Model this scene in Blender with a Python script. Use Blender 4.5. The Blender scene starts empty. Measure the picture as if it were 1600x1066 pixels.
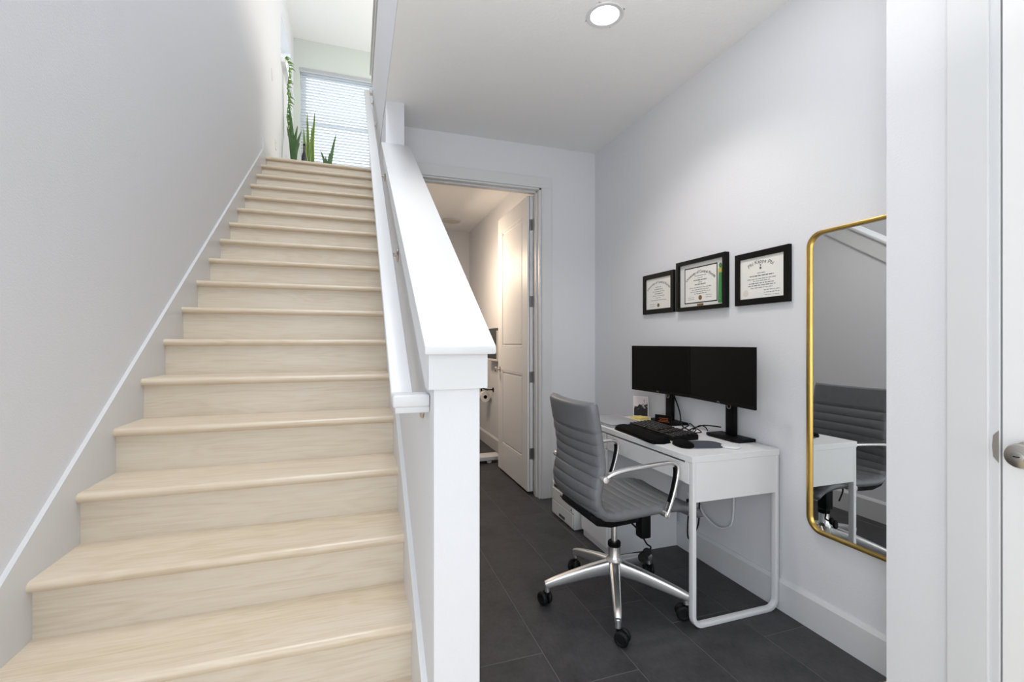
import bpy, bmesh, math, random
from mathutils import Vector, Matrix
random.seed(7)
C = bpy.context.scene.collection
S = bpy.context.scene
PI = math.pi

# ------------------------------------------------------------------ camera, world, light, exposure
cam_d = bpy.data.cameras.new('camera'); cam = bpy.data.objects.new('camera', cam_d); C.objects.link(cam)
cam.location = (0, 0, 1.2445); cam.rotation_euler = (PI/2, 0, math.radians(-18.6))
cam_d.sensor_width = 36; cam_d.lens = 726.3/1600*36; cam_d.shift_y = 2.2/1600; cam_d.clip_start = .02
S.camera = cam

def lin(r, g, b):
    f = lambda c: (c/255/12.92) if c/255 <= .04045 else ((c/255+.055)/1.055)**2.4
    return (f(r), f(g), f(b), 1)

w = bpy.data.worlds.new('sky'); S.world = w; w.use_nodes = True
bg = w.node_tree.nodes['Background']; bg.inputs[0].default_value = (.86, .94, 1, 1); bg.inputs[1].default_value = 2.4

def area(name, loc, rot, sx, sy, power, col=(1, 1, 1)):
    d = bpy.data.lights.new(name, 'AREA'); d.shape = 'RECTANGLE'; d.size = sx; d.size_y = sy; d.energy = power; d.color = col
    o = bpy.data.objects.new(name, d); C.objects.link(o); o.location = loc; o.rotation_euler = rot; return o
def downlight(x, y, power, col=(1, .95, .90)):
    ld = bpy.data.lights.new('recessed_lamp', 'SPOT'); ld.energy = power; ld.color = col; ld.spot_size = R(130); ld.spot_blend = .6; ld.shadow_soft_size = .07
    o = bpy.data.objects.new('recessed_lamp', ld); C.objects.link(o); o.location = (x, y, 2.79)
R = math.radians
area('daylight_from_entry_windows', (.35, -3.6, 1.5), (R(90), 0, 0), 2.3, 2.4, 19, (.88, .95, 1))
area('ceiling_up_fill', (.7, .9, 2.0), (R(180), 0, 0), .7, .7, 4.5, (1, .97, .94))  # added upward fill with no fixture, lifts the lower ceiling
area('entry_side_fill', (-.9, -.75, 1.25), (0, R(-90), 0), 1.9, 1.4, 25, (.87, .94, 1))  # added soft fill for the right wall; no window stands here
area('office_ceiling_fill', (.95, 1.35, 2.79), (0, 0, 0), 1.0, .5, 2.8, (.92, .97, 1))  # unseen soft area added to brighten the desk end and lower right wall
downlight(1.13, 1.966, 24, (1, .93, .86))
area('upper_hall_up_fill', (1.3, 6.4, 3.6), (R(180), R(12), 0), 1.2, 1.6, 15, (.88, .95, 1))  # added fill aimed up to whiten the upper ceiling
area('upper_hall_side_fill', (2.6, 5.2, 4.9), (0, R(90), 0), 1.6, 2.4, 42, (1, .92, .80))  # invented warm fill thrown across the upper hall from out of view
area('stairwell_top_fill', (-.3, 1.0, 6.02), (0, 0, 0), .8, 3.2, 76, (.95, .98, 1))  # overhead fill added to bring the treads up to the risers
area('bath_vanity_light', (.75, 4.7, 2.05), (0, R(-62), 0), .3, .9, 12, (1, .79, .58))

S.view_settings.view_transform = 'Standard'; S.view_settings.look = 'None'
S.view_settings.gamma = 1; S.view_settings.use_curve_mapping = False
S.view_settings.exposure = 0.48

# ------------------------------------------------------------------ materials
def new_mat(name):
    m = bpy.data.materials.new(name); m.use_nodes = True
    return m, m.node_tree, m.node_tree.nodes['Principled BSDF']

def mat(name, rgb, rough=.5, metal=0, bump=0, bscale=200, vary=0, vscale=8, coat=0, spec=.5):
    m, nt, p = new_mat(name)
    col = lin(*rgb)
    p.inputs['Base Color'].default_value = col; p.inputs['Roughness'].default_value = rough
    p.inputs['Metallic'].default_value = metal; p.inputs['Coat Weight'].default_value = coat
    p.inputs['Specular IOR Level'].default_value = spec
    tc = nt.nodes.new('ShaderNodeTexCoord')
    if vary:
        n = nt.nodes.new('ShaderNodeTexNoise'); n.inputs['Scale'].default_value = vscale; n.inputs['Detail'].default_value = 4
        nt.links.new(tc.outputs['Object'], n.inputs['Vector'])
        r = nt.nodes.new('ShaderNodeValToRGB')
        r.color_ramp.elements[0].position = .3; r.color_ramp.elements[1].position = .7
        r.color_ramp.elements[0].color = tuple(c*(1-vary) for c in col[:3])+(1,)
        r.color_ramp.elements[1].color = tuple(min(1, c*(1+vary)) for c in col[:3])+(1,)
        nt.links.new(n.outputs['Fac'], r.inputs[0]); nt.links.new(r.outputs[0], p.inputs['Base Color'])
    if bump:
        n = nt.nodes.new('ShaderNodeTexNoise'); n.inputs['Scale'].default_value = bscale; n.inputs['Detail'].default_value = 2
        nt.links.new(tc.outputs['Object'], n.inputs['Vector'])
        b = nt.nodes.new('ShaderNodeBump'); b.inputs['Strength'].default_value = bump; b.inputs['Distance'].default_value = .002
        nt.links.new(n.outputs['Fac'], b.inputs['Height']); nt.links.new(b.outputs[0], p.inputs['Normal'])
    return m

def wood_mat(name, dark, mid, light):
    m, nt, p = new_mat(name); N = nt.nodes; L = nt.links
    tc = N.new('ShaderNodeTexCoord'); oi = N.new('ShaderNodeObjectInfo')
    mul = N.new('ShaderNodeMath'); mul.operation = 'MULTIPLY'; mul.inputs[1].default_value = 37
    L.new(oi.outputs['Random'], mul.inputs[0])
    comb = N.new('ShaderNodeCombineXYZ')
    for i in range(3): L.new(mul.outputs[0], comb.inputs[i])
    add = N.new('ShaderNodeVectorMath'); add.operation = 'ADD'
    L.new(tc.outputs['Object'], add.inputs[0]); L.new(comb.outputs[0], add.inputs[1])
    mp = N.new('ShaderNodeMapping'); mp.inputs['Scale'].default_value = (1.4, 9, 9); L.new(add.outputs[0], mp.inputs[0])
    big = N.new('ShaderNodeTexNoise'); big.inputs['Scale'].default_value = 1.1; big.inputs['Detail'].default_value = 2
    L.new(mp.outputs[0], big.inputs['Vector'])
    # contour rings of a stretched noise make cathedral grain
    k = N.new('ShaderNodeMath'); k.operation = 'MULTIPLY'; k.inputs[1].default_value = 60; L.new(big.outputs['Fac'], k.inputs[0])
    sn = N.new('ShaderNodeMath'); sn.operation = 'SINE'; L.new(k.outputs[0], sn.inputs[0])
    mp2 = N.new('ShaderNodeMapping'); mp2.inputs['Scale'].default_value = (6, 160, 160); L.new(add.outputs[0], mp2.inputs[0])
    fine = N.new('ShaderNodeTexNoise'); fine.inputs['Scale'].default_value = 1; fine.inputs['Detail'].default_value = 3
    L.new(mp2.outputs[0], fine.inputs['Vector'])
    s1 = N.new('ShaderNodeMath'); s1.operation = 'MULTIPLY_ADD'; s1.inputs[1].default_value = .06; L.new(sn.outputs[0], s1.inputs[0])
    s2 = N.new('ShaderNodeMath'); s2.operation = 'MULTIPLY_ADD'; s2.inputs[1].default_value = .55; s2.inputs[2].default_value = -.02
    L.new(fine.outputs['Fac'], s2.inputs[0]); L.new(s2.outputs[0], s1.inputs[2])
    s3 = N.new('ShaderNodeMath'); s3.operation = 'MULTIPLY_ADD'; s3.inputs[1].default_value = .5; L.new(big.outputs['Fac'], s3.inputs[0]); L.new(s1.outputs[0], s3.inputs[2])
    r = N.new('ShaderNodeValToRGB'); e = r.color_ramp.elements
    e[0].position = .28; e[0].color = lin(*dark); e[1].position = .78; e[1].color = lin(*light)
    x = e.new(.5); x.color = lin(*mid)
    L.new(s3.outputs[0], r.inputs[0]); L.new(r.outputs[0], p.inputs['Base Color'])
    p.inputs['Roughness'].default_value = .3
    b = N.new('ShaderNodeBump'); b.inputs['Strength'].default_value = .06; b.inputs['Distance'].default_value = .001
    L.new(fine.outputs['Fac'], b.inputs['Height']); L.new(b.outputs[0], p.inputs['Normal'])
    return m

def tile_mat():
    m, nt, p = new_mat('charcoal_stone_tile'); N = nt.nodes; L = nt.links
    tc = N.new('ShaderNodeTexCoord'); oi = N.new('ShaderNodeObjectInfo')
    mul = N.new('ShaderNodeMath'); mul.operation = 'MULTIPLY'; mul.inputs[1].default_value = 53; L.new(oi.outputs['Random'], mul.inputs[0])
    cb = N.new('ShaderNodeCombineXYZ'); L.new(mul.outputs[0], cb.inputs[0]); L.new(mul.outputs[0], cb.inputs[1])
    add = N.new('ShaderNodeVectorMath'); add.operation = 'ADD'; L.new(tc.outputs['Object'], add.inputs[0]); L.new(cb.outputs[0], add.inputs[1])
    n1 = N.new('ShaderNodeTexNoise'); n1.inputs['Scale'].default_value = 6; n1.inputs['Detail'].default_value = 6; n1.inputs['Roughness'].default_value = .65
    mp = N.new('ShaderNodeMapping'); mp.inputs['Scale'].default_value = (60, 30, 60); L.new(add.outputs[0], mp.inputs[0])
    n2 = N.new('ShaderNodeTexNoise'); n2.inputs['Scale'].default_value = 1.5; n2.inputs['Detail'].default_value = 4
    L.new(add.outputs[0], n1.inputs['Vector']); L.new(mp.outputs[0], n2.inputs['Vector'])
    s = N.new('ShaderNodeMath'); s.operation = 'MULTIPLY_ADD'; s.inputs[1].default_value = .4
    L.new(n2.outputs['Fac'], s.inputs[0]); L.new(n1.outputs['Fac'], s.inputs[2])
    r = N.new('ShaderNodeValToRGB'); e = r.color_ramp.elements
    e[0].position = .45; e[0].color = lin(39, 39, 42); e[1].position = .95; e[1].color = lin(72, 71, 74)
    L.new(s.outputs[0], r.inputs[0]); L.new(r.outputs[0], p.inputs['Base Color'])
    p.inputs['Roughness'].default_value = .5
    b = N.new('ShaderNodeBump'); b.inputs['Strength'].default_value = .25; b.inputs['Distance'].default_value = .002
    L.new(n2.outputs['Fac'], b.inputs['Height']); L.new(b.outputs[0], p.inputs['Normal'])
    return m

def emit_mat(name, rgb, strength):
    m, nt, p = new_mat(name)
    p.inputs['Base Color'].default_value = lin(*rgb); p.inputs['Emission Color'].default_value = lin(*rgb); p.inputs['Emission Strength'].default_value = strength
    return m

def glass_mat():
    m, nt, p = new_mat('window_glass'); N = nt.nodes; L = nt.links
    t = N.new('ShaderNodeBsdfTransparent'); g = N.new('ShaderNodeBsdfGlossy'); g.inputs['Roughness'].default_value = .02
    mx = N.new('ShaderNodeMixShader'); mx.inputs[0].default_value = .07
    L.new(t.outputs[0], mx.inputs[1]); L.new(g.outputs[0], mx.inputs[2]); L.new(mx.outputs[0], N['Material Output'].inputs[0])
    return m

def blind_mat():
    m = mat('white_translucent_blind_slat', (236, 239, 242), .5, vary=.02); N = m.node_tree.nodes; L = m.node_tree.links
    t = N.new('ShaderNodeBsdfTranslucent'); t.inputs[0].default_value = lin(236, 240, 244)
    mx = N.new('ShaderNodeMixShader'); mx.inputs[0].default_value = .45
    L.new(N['Principled BSDF'].outputs[0], mx.inputs[1]); L.new(t.outputs[0], mx.inputs[2]); L.new(mx.outputs[0], N['Material Output'].inputs[0])
    return m

def photo_mat():
    m, nt, p = new_mat('black_and_white_photo_print'); N = nt.nodes; L = nt.links
    tc = N.new('ShaderNodeTexCoord'); n = N.new('ShaderNodeTexNoise'); n.inputs['Scale'].default_value = 38; n.inputs['Detail'].default_value = 3
    L.new(tc.outputs['Object'], n.inputs['Vector'])
    g = N.new('ShaderNodeSeparateXYZ'); L.new(tc.outputs['Object'], g.inputs[0])
    a = N.new('ShaderNodeMath'); a.operation = 'MULTIPLY_ADD'; a.inputs[1].default_value = 5.5; L.new(g.outputs[2], a.inputs[0]); L.new(n.outputs['Fac'], a.inputs[2])
    r = N.new('ShaderNodeValToRGB'); e = r.color_ramp.elements
    e[0].position = .90; e[0].color = lin(28, 28, 34); e[1].position = 1.0; e[1].color = lin(216, 204, 204)
    L.new(a.outputs[0], r.inputs[0]); L.new(r.outputs[0], p.inputs['Base Color']); p.inputs['Roughness'].default_value = .3
    return m

M = dict(
    wall=mat('painted_wall', (226, 227, 231), .75, bump=.35, bscale=160, spec=.3),
    wall_green=mat('pale_sage_painted_wall', (212, 219, 213), .75, bump=.3, bscale=160, spec=.3),
    ceil=mat('textured_white_ceiling', (246, 246, 246), .85, bump=.9, bscale=75, spec=.2),
    trim=mat('white_semi_gloss_trim', (219, 220, 222), .35, bump=.05, bscale=40),
    door=mat('white_painted_door', (238, 238, 239), .4, bump=.05, bscale=50),
    oak=wood_mat('pale_oak_tread', (209, 190, 164), (221, 205, 183), (229, 216, 199)),
    oak_r=wood_mat('pale_oak_riser', (217, 203, 183), (229, 217, 199), (235, 226, 212)),
    tile=tile_mat(), grout=mat('grey_grout', (112, 111, 111), .9, bump=.3, bscale=300),
    glass=glass_mat(), blind=blind_mat(),
    frame_white=mat('white_vinyl_window_frame', (236, 238, 240), .4, vary=.01),
    nickel=mat('satin_nickel', (196, 190, 182), .28, 1, vary=.04, vscale=40),
    chrome=mat('polished_aluminium', (244, 243, 242), .27, 1, vary=.03, vscale=30),
    satin=mat('satin_cast_aluminium', (250, 250, 250), .36, 1, vary=.02, vscale=30),
    brushed=mat('brushed_steel_hinge', (176, 174, 170), .38, 1, vary=.06, vscale=60),
    leather=mat('grey_leatherette', (112, 114, 118), .31, bump=.25, bscale=350, vary=.05, vscale=30),
    blackp=mat('black_plastic', (10, 10, 11), .5, bump=.05, bscale=200, spec=.15),
    blackg=mat('black_matte_screen', (5, 5, 5), .35, vary=.05, spec=.14),
    rubber=mat('black_rubber', (17, 17, 18), .5, bump=.05, bscale=180, spec=.3),
    desk=mat('white_foil_desktop', (234, 235, 237), .38, bump=.04, bscale=60),
    deskmetal=mat('white_powder_coated_steel', (232, 233, 235), .4, bump=.05, bscale=120),
    gold=mat('brushed_gold_metal', (198, 164, 88), .3, 1, vary=.08, vscale=20),
    mirror=mat('silvered_mirror_glass', (232, 234, 234), 0, 1, vary=.004, vscale=2),
    frame=mat('black_picture_frame', (6, 5, 5), .5, vary=.1, vscale=30, spec=.18),
    paper=mat('certificate_paper', (236, 234, 229), .7, vary=.015, vscale=30),
    matboard=mat('off_white_mat_board', (226, 226, 222), .8, vary=.01),
    ink=mat('grey_ink', (112, 112, 112), .8, vary=.1, vscale=200), inkd=mat('dark_ink', (70, 70, 72), .8, vary=.1, vscale=200),
    seal=mat('gold_foil_seal', (128, 98, 58), .4, .4, vary=.25, vscale=200),
    sealp=mat('pale_embossed_seal', (222, 214, 204), .6, vary=.03, vscale=200),
    green=mat('green_cord_tassel', (66, 138, 78), .7, bump=.5, bscale=300, vary=.15, vscale=120),
    yellowg=mat('gold_tassel_band', (196, 180, 84), .5, vary=.15, vscale=120),
    silver=mat('silver_laptop_aluminium', (196, 197, 200), .35, .5, vary=.02),
    slate=mat('slate_grey_fabric', (70, 76, 86), .8, bump=.3, bscale=400),
    blackf=mat('black_fabric', (9, 9, 10), .85, bump=.2, bscale=400, spec=.12),
    yellow=mat('yellow_note_paper', (236, 214, 132), .7, vary=.03, vscale=40),
    orange=mat('orange_print', (150, 78, 30), .6, vary=.15, vscale=200),
    photo=photo_mat(), key=mat('black_keycap', (20, 20, 21), .55, vary=.05, vscale=60),
    keyl=mat('grey_key_legend', (150, 150, 150), .6, vary=.1, vscale=60),
    printer=mat('white_printer_plastic', (228, 229, 228), .45, vary=.01), dgrey=mat('dark_grey_plastic', (70, 72, 74), .5, vary=.05),
    leaf=mat('green_leaf', (84, 120, 52), .45, vary=.3, vscale=14), leafy=mat('yellow_green_leaf_margin', (176, 190, 96), .45, vary=.12, vscale=20),
    leafd=mat('deep_green_leaf', (62, 98, 50), .45, vary=.3, vscale=16), vine=mat('pale_green_vine_leaf', (138, 176, 96), .5, vary=.25, vscale=20),
    soil=mat('potting_soil', (58, 44, 34), .95, bump=.8, bscale=90), pot=mat('white_glazed_pot', (226, 226, 222), .35, vary=.02),
    towel=mat('grey_towel', (104, 107, 110), .95, bump=.8, bscale=250), towele=mat('pale_towel_border', (206, 204, 200), .9, bump=.6, bscale=250),
    bottle=mat('dark_bottle_glass', (30, 30, 36), .15, vary=.1), tp=mat('toilet_tissue', (238, 236, 232), .9, bump=.3, bscale=150),
    lamp=emit_mat('lamp_diffuser', (255, 251, 244), 6), offlamp=mat('frosted_lamp_disc', (214, 204, 190), .5, vary=.02),
    siding=mat('pale_house_siding', (196, 204, 214), .8, vary=.04, vscale=3), roof=mat('grey_roof_shingle', (120, 124, 132), .9, vary=.1, vscale=9),
    ground=mat('pale_concrete_ground', (176, 178, 180), .95, vary=.2, vscale=3),
)

# ------------------------------------------------------------------ helpers
ORG = {}
def org(o):
    v = Vector((0, 0, 0))
    while o is not None: v = v + o.location; o = o.parent
    return v
def tag(o, label=None, cat=None, group=None, kind=None):
    if label: o['label'] = label
    if cat: o['category'] = cat
    if group: o['group'] = group
    if kind: o['kind'] = kind
    return o
def thing(name, label, cat, loc, rotz=0, group=None):
    o = bpy.data.objects.new(name, None); o.empty_display_size = .05; C.objects.link(o)
    o.location = loc; o.rotation_euler = (0, 0, rotz)
    return tag(o, label, cat, group)
def obj(name, bm, m, parent=None, smooth=False, local=False, label=None):
    """link bm (given in world coordinates, or in the parent's frame when local) as one mesh object"""
    bmesh.ops.recalc_face_normals(bm, faces=bm.faces[:])
    if not local:
        base = org(parent) if parent is not None else None
        if parent is None:
            lo = Vector((1e9,)*3); hi = -lo
            for v in bm.verts:
                for i in range(3): lo[i] = min(lo[i], v.co[i]); hi[i] = max(hi[i], v.co[i])
            base = Vector(((lo.x+hi.x)/2, (lo.y+hi.y)/2, lo.z))
        bmesh.ops.translate(bm, verts=bm.verts[:], vec=-base)
    me = bpy.data.meshes.new(name); bm.to_mesh(me); bm.free()
    me.materials.append(m)
    if smooth:
        for p in me.polygons: p.use_smooth = True
        if smooth != 'all':
            me.set_sharp_from_angle(angle=R(35))
    o = bpy.data.objects.new(name, me); C.objects.link(o)
    if parent is not None: o.parent = parent
    elif not local: o.location = base
    if label: o['label'] = label
    return o
def struct(name, bm, m, parent=None, smooth=False):
    o = obj(name, bm, m, parent, smooth)
    if parent is None: o['kind'] = 'structure'
    return o
def instance(o, name, loc, parent=None):
    c = o.copy(); c.name = name; C.objects.link(c); c.parent = parent if parent else o.parent; c.location = loc; return c

def box(x0, x1, y0, y1, z0, z1, bev=0, seg=2, bm=None):
    b = bm or bmesh.new(); n0 = len(b.verts)
    t = bmesh.new(); bmesh.ops.create_cube(t, size=1)
    for v in t.verts:
        v.co = Vector((x0+(v.co.x+.5)*(x1-x0), y0+(v.co.y+.5)*(y1-y0), z0+(v.co.z+.5)*(z1-z0)))
    if bev: bmesh.ops.bevel(t, geom=t.edges[:], offset=bev, segments=seg, profile=.5, affect='EDGES')
    merge(b, t); return b
def merge(b, t):
    me = bpy.data.meshes.new('tmp'); t.to_mesh(me); t.free(); b.from_mesh(me); bpy.data.meshes.remove(me); return b
def prism(pts, axis, a0, a1, bev=0, bm=None):
    """polygon pts extruded along axis: 'x' pts=(y,z); 'y' pts=(x,z); 'z' pts=(x,y)"""
    t = bmesh.new()
    f = {'x': lambda p, a: (a, p[0], p[1]), 'y': lambda p, a: (p[0], a, p[1]), 'z': lambda p, a: (p[0], p[1], a)}[axis]
    A = [t.verts.new(f(p, a0)) for p in pts]; B = [t.verts.new(f(p, a1)) for p in pts]
    n = len(pts); t.faces.new(A[::-1]); t.faces.new(B)
    for i in range(n): t.faces.new((A[i], A[(i+1) % n], B[(i+1) % n], B[i]))
    if bev: bmesh.ops.bevel(t, geom=t.edges[:], offset=bev, segments=2, profile=.5, affect='EDGES')
    return merge(bm or bmesh.new(), t)
def cyl(p0, p1, r0, r1=None, seg=20, bm=None, bev=0):
    r1 = r0 if r1 is None else r1
    p0 = Vector(p0); p1 = Vector(p1); d = p1-p0
    t = bmesh.new(); bmesh.ops.create_cone(t, cap_ends=True, segments=seg, radius1=r0, radius2=r1, depth=d.length)
    if bev:
        es = [e for e in t.edges if abs(e.verts[0].co.z-e.verts[1].co.z) < 1e-6]
        bmesh.ops.bevel(t, geom=es, offset=bev, segments=2, profile=.5, affect='EDGES')
    q = Vector((0, 0, 1)).rotation_difference(d.normalized())
    bmesh.ops.transform(t, verts=t.verts[:], matrix=Matrix.Translation((p0+p1)/2) @ q.to_matrix().to_4x4())
    return merge(bm or bmesh.new(), t)
def lathe(prof, c, seg=28, axis=(0, 0, 1), bm=None):
    """prof = [(radius, height)] revolved about axis through c"""
    t = bmesh.new(); q = Vector((0, 0, 1)).rotation_difference(Vector(axis).normalized()); rows = []
    for r, h in prof:
        if r < 1e-6: rows.append([t.verts.new((0, 0, h))])
        else: rows.append([t.verts.new((r*math.cos(2*PI*i/seg), r*math.sin(2*PI*i/seg), h)) for i in range(seg)])
    for a, b2 in zip(rows, rows[1:]):
        for i in range(seg):
            j = (i+1) % seg
            if len(a) == 1 and len(b2) == 1: continue
            if len(a) == 1: t.faces.new((a[0], b2[i], b2[j]))
            elif len(b2) == 1: t.faces.new((a[i], a[j], b2[0]))
            else: t.faces.new((a[i], a[j], b2[j], b2[i]))
    for row in (rows[0], rows[-1]):
        if len(row) > 1: t.faces.new(row)
    bmesh.ops.transform(t, verts=t.verts[:], matrix=Matrix.Translation(c) @ q.to_matrix().to_4x4())
    return merge(bm or bmesh.new(), t)
def catmull(P, n=8, closed=False):
    P = [Vector(p) for p in P]; out = []; m = len(P)
    for i in range(m if closed else m-1):
        if closed: a, b, c, d = P[i-1], P[i], P[(i+1) % m], P[(i+2) % m]
        else: a, b, c, d = P[max(i-1, 0)], P[i], P[i+1], P[min(i+2, m-1)]
        for k in range(n):
            t = k/n
            out.append(.5*((2*b)+(c-a)*t+(2*a-5*b+4*c-d)*t*t+(3*b-a-3*c+d)*t**3))
    if not closed: out.append(P[-1])
    return out
def sweep(P, shape, up=(0, 1, 0), closed=False, scale=None, bm=None):
    """sweep 2-D shape [(a, b)] along P; a along 'up' made perpendicular, b along the other normal"""
    t = bmesh.new(); n = len(P); rows = []; up = Vector(up)
    for i in range(n):
        a = P[i-1] if (i > 0 or closed) else P[i]; b = P[(i+1) % n] if (i < n-1 or closed) else P[i]
        T = (b-a).normalized(); U = (up-T*up.dot(T))
        U = U.normalized() if U.length > 1e-4 else T.orthogonal().normalized()
        V = T.cross(U); s = scale[i] if scale else 1
        rows.append([t.verts.new(P[i]+U*(x*s)+V*(y*s)) for x, y in shape])
    k = len(shape)
    for i in range(n if closed else n-1):
        A, B = rows[i], rows[(i+1) % n]
        for j in range(k): t.faces.new((A[j], A[(j+1) % k], B[(j+1) % k], B[j]))
    if not closed: t.faces.new(rows[0][::-1]); t.faces.new(rows[-1])
    return merge(bm or bmesh.new(), t)
def loft(P, sizes, side, bm=None):
    """sweep rounded rectangles of the given (width, height) along P; width along 'side'"""
    t = bmesh.new(); rows = []; U = Vector(side).normalized(); n = len(P)
    for i, (w_, h_) in enumerate(sizes):
        T = (P[min(i+1, n-1)]-P[max(i-1, 0)]).normalized(); V = T.cross(U).normalized()
        rows.append([t.verts.new(P[i]+U*x+V*y) for x, y in rrect(w_, h_, min(w_, h_)*.28, 3)])
    k = len(rows[0])
    for A, B in zip(rows, rows[1:]):
        for j in range(k): t.faces.new((A[j], A[(j+1) % k], B[(j+1) % k], B[j]))
    t.faces.new(rows[0][::-1]); t.faces.new(rows[-1])
    return merge(bm or bmesh.new(), t)
def circ(r, n=10): return [(r*math.cos(2*PI*i/n), r*math.sin(2*PI*i/n)) for i in range(n)]
def rrect(w_, h_, r, n=4):
    out = []
    for cx, cy, a0 in ((w_/2-r, h_/2-r, 0), (-w_/2+r, h_/2-r, 90), (-w_/2+r, -h_/2+r, 180), (w_/2-r, -h_/2+r, 270)):
        for i in range(n+1): a = R(a0+90*i/n); out.append((cx+r*math.cos(a), cy+r*math.sin(a)))
    return out
def tube(P, r, n=10, seg=8, up=(0, 0, 1), bm=None): return sweep(catmull(P, n), circ(r, seg), up, bm=bm)
def grid_holes(x0, x1, z0, z1, holes, y0, y1, swap=False, bm=None):
    """slab in the XZ plane (thickness y0..y1) with rectangular holes, as merged boxes; swap: slab in the YZ plane"""
    b = bm or bmesh.new()
    xs = sorted({x0, x1, *[h[0] for h in holes], *[h[1] for h in holes]}); xs = [x for x in xs if x0 <= x <= x1]
    for a, c in zip(xs, xs[1:]):
        cuts = sorted([(h[2], h[3]) for h in holes if h[0] < c and h[1] > a])
        z = z0
        for lo, hi in cuts+[(z1, z1)]:
            if lo > z:
                if swap: box(y0, y1, a, c, z, lo, bm=b)
                else: box(a, c, y0, y1, z, lo, bm=b)
            z = max(z, hi)
    return b
def text_bm(s, size, font_shear=0.0):
    cu = bpy.data.curves.new('t', 'FONT'); cu.body = s; cu.size = size; cu.shear = font_shear; cu.align_x = 'CENTER'; cu.resolution_u = 2
    cu.offset = size*.012
    o = bpy.data.objects.new('t', cu); C.objects.link(o)
    me = bpy.data.meshes.new_from_object(o.evaluated_get(bpy.context.evaluated_depsgraph_get()))
    C.objects.unlink(o); bpy.data.objects.remove(o); bpy.data.curves.remove(cu)
    b = bmesh.new(); b.from_mesh(me); bpy.data.meshes.remove(me); return b
def on_wall(b, X, y, z):      # text plane -> right wall, read when looking along +X
    for v in b.verts: v.co = Vector((X, y-v.co.x, z+v.co.y))
    return b
def arc_text(s, size, radius, bm, X, y, z, step):
    """letters spaced along an arc whose top is at (y, z)"""
    t = text_bm(s, size, .12)
    xs = [v.co.x for v in t.verts]; k = step*len(s)/(max(xs)-min(xs)); x0_ = (max(xs)+min(xs))/2
    for v in t.verts:
        a = (v.co.x-x0_)*k/radius; r = radius+v.co.y
        v.co = Vector((X, y-r*math.sin(a), z+r*math.cos(a)-radius))
    return merge(bm, t)

# ------------------------------------------------------------------ setting: numbers
XL, XW, YB, HC = -.926, 1.885, 3.44, 2.81          # left wall, right wall, back wall, lower ceiling
XS, XR = .185, .302                                 # faces of the wall beside the stairs
RUN, RISE, Y0 = .255, .18015, 1.225
UF = RISE*18                                        # upper floor
YF, HU = 8.04, 6.05                                 # far upper wall, upper ceiling
zt = lambda k: RISE*(k+1)
nose = lambda y: zt(0)+(y-Y0)*RISE/RUN              # nosing line

# floors
fl = struct('floor', box(XR, XW, 1.185, 6.46, -.08, -.0012), M['grout'])
TW = .3095
def tile_at(x0, x1, y0, y1):
    return obj('tile', box(x0, x1, y0, y1, -.012, random.uniform(-.0004, .0004), .0012, 1), M['tile'], fl)
for c in range(-1, 5):
    x0 = max(.403+TW*c+.0012, XR+.002); x1 = min(.403+TW*(c+1)-.0012, XW-.002)
    j0 = 1.727-.2033*c
    while j0 > 1.185: j0 -= .61
    while j0 < 6.46:
        y0 = max(j0+.0012, 1.187); y1 = min(j0+.61-.0012, 6.458)
        if y1-y0 > .01: tile_at(x0, x1, y0, y1)
        j0 += .61
f2 = struct('floor', box(XL, 1.95, -4, 1.183, -.08, -.012), M['grout'])
xx = XL
while xx < 1.94:                                    # entry floor of oak planks running away from the camera
    yy = -4+random.uniform(-1.2, 0)
    while yy < 1.18:
        a, b_ = max(yy, -4), min(yy+1.5, 1.183)
        if b_-a > .05:
            p = box(0, b_-a-.002, -.0925, .0925, -.012, 0, .001, 1)
            o = obj('plank', p, M['oak'], f2, local=True); o.rotation_euler = (0, 0, PI/2)
            o.location = Vector((min(xx+.0935, 1.94), a, 0))-f2.location
        yy += 1.5
    xx += .187
struct('floor', box(XL, 4.2, 5.846, YF, UF-.25, UF), M['oak'])

# walls
struct('wall_left', grid_holes(-4.0, YF, 0, HU, [(6.73, 7.655, 4.93, 5.56)], XL-.14, XL, swap=True), M['wall'])
struct('wall_right', box(XW, XW+.12, 1.0, YB+.12, 0, HC), M['wall'])
DX0, DX1, DZ = .455, 1.40, 2.475
struct('wall_back', grid_holes(XR, XW+.12, 0, HC, [(DX0, DX1, -1, DZ)], YB, YB+.12), M['wall'])
struct('wall_closet', grid_holes(-4, 1.021, 0, HC, [(-.12, .742, -1, 2.49)], 1.6, 1.72, swap=True), M['wall'])
struct('wall_closet_return', box(1.72, 2.0, .9, 1.021, 0, HC), M['wall'])
struct('wall_closet_inner', box(2.3, 2.36, -.6, .9, 0, HC), M['wall'])
SL = .655
cz = lambda y: 1.235+SL*(y-1.12)                    # cap top line
mid = struct('wall_middle', prism([(1.159, 0), (5.585, 0), (5.585, HC), (3.11, HC), (3.11, cz(3.11)-.02), (1.159, cz(1.159)-.022)], 'x', XS, XR), M['wall'])
# trim boards and sloping cap on the half wall
obj('trim_board', prism([(1.144, cz(1.12)-.107), (1.159, cz(1.12)-.107), (1.159, cz(1.159)-.02), (1.144, cz(1.144)-.02)], 'x', XS-.015, XR+.017), M['trim'], mid)
for xa, xb in ((XS-.015, XS), (XR, XR+.017)):
    obj('trim_board', prism([(1.159, cz(1.12)-.107), (1.20, cz(1.12)-.107), (3.11, cz(3.11)-.135), (3.11, cz(3.11)-.02), (1.159, cz(1.159)-.02)], 'x', xa, xb), M['trim'], mid)
obj('wall_cap', prism([(1.12, cz(1.12)-.021), (1.12, cz(1.12)), (3.11, cz(3.11)), (3.11, cz(3.11)-.021)], 'x', .157, .336, .004), M['trim'], mid, True)
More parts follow.
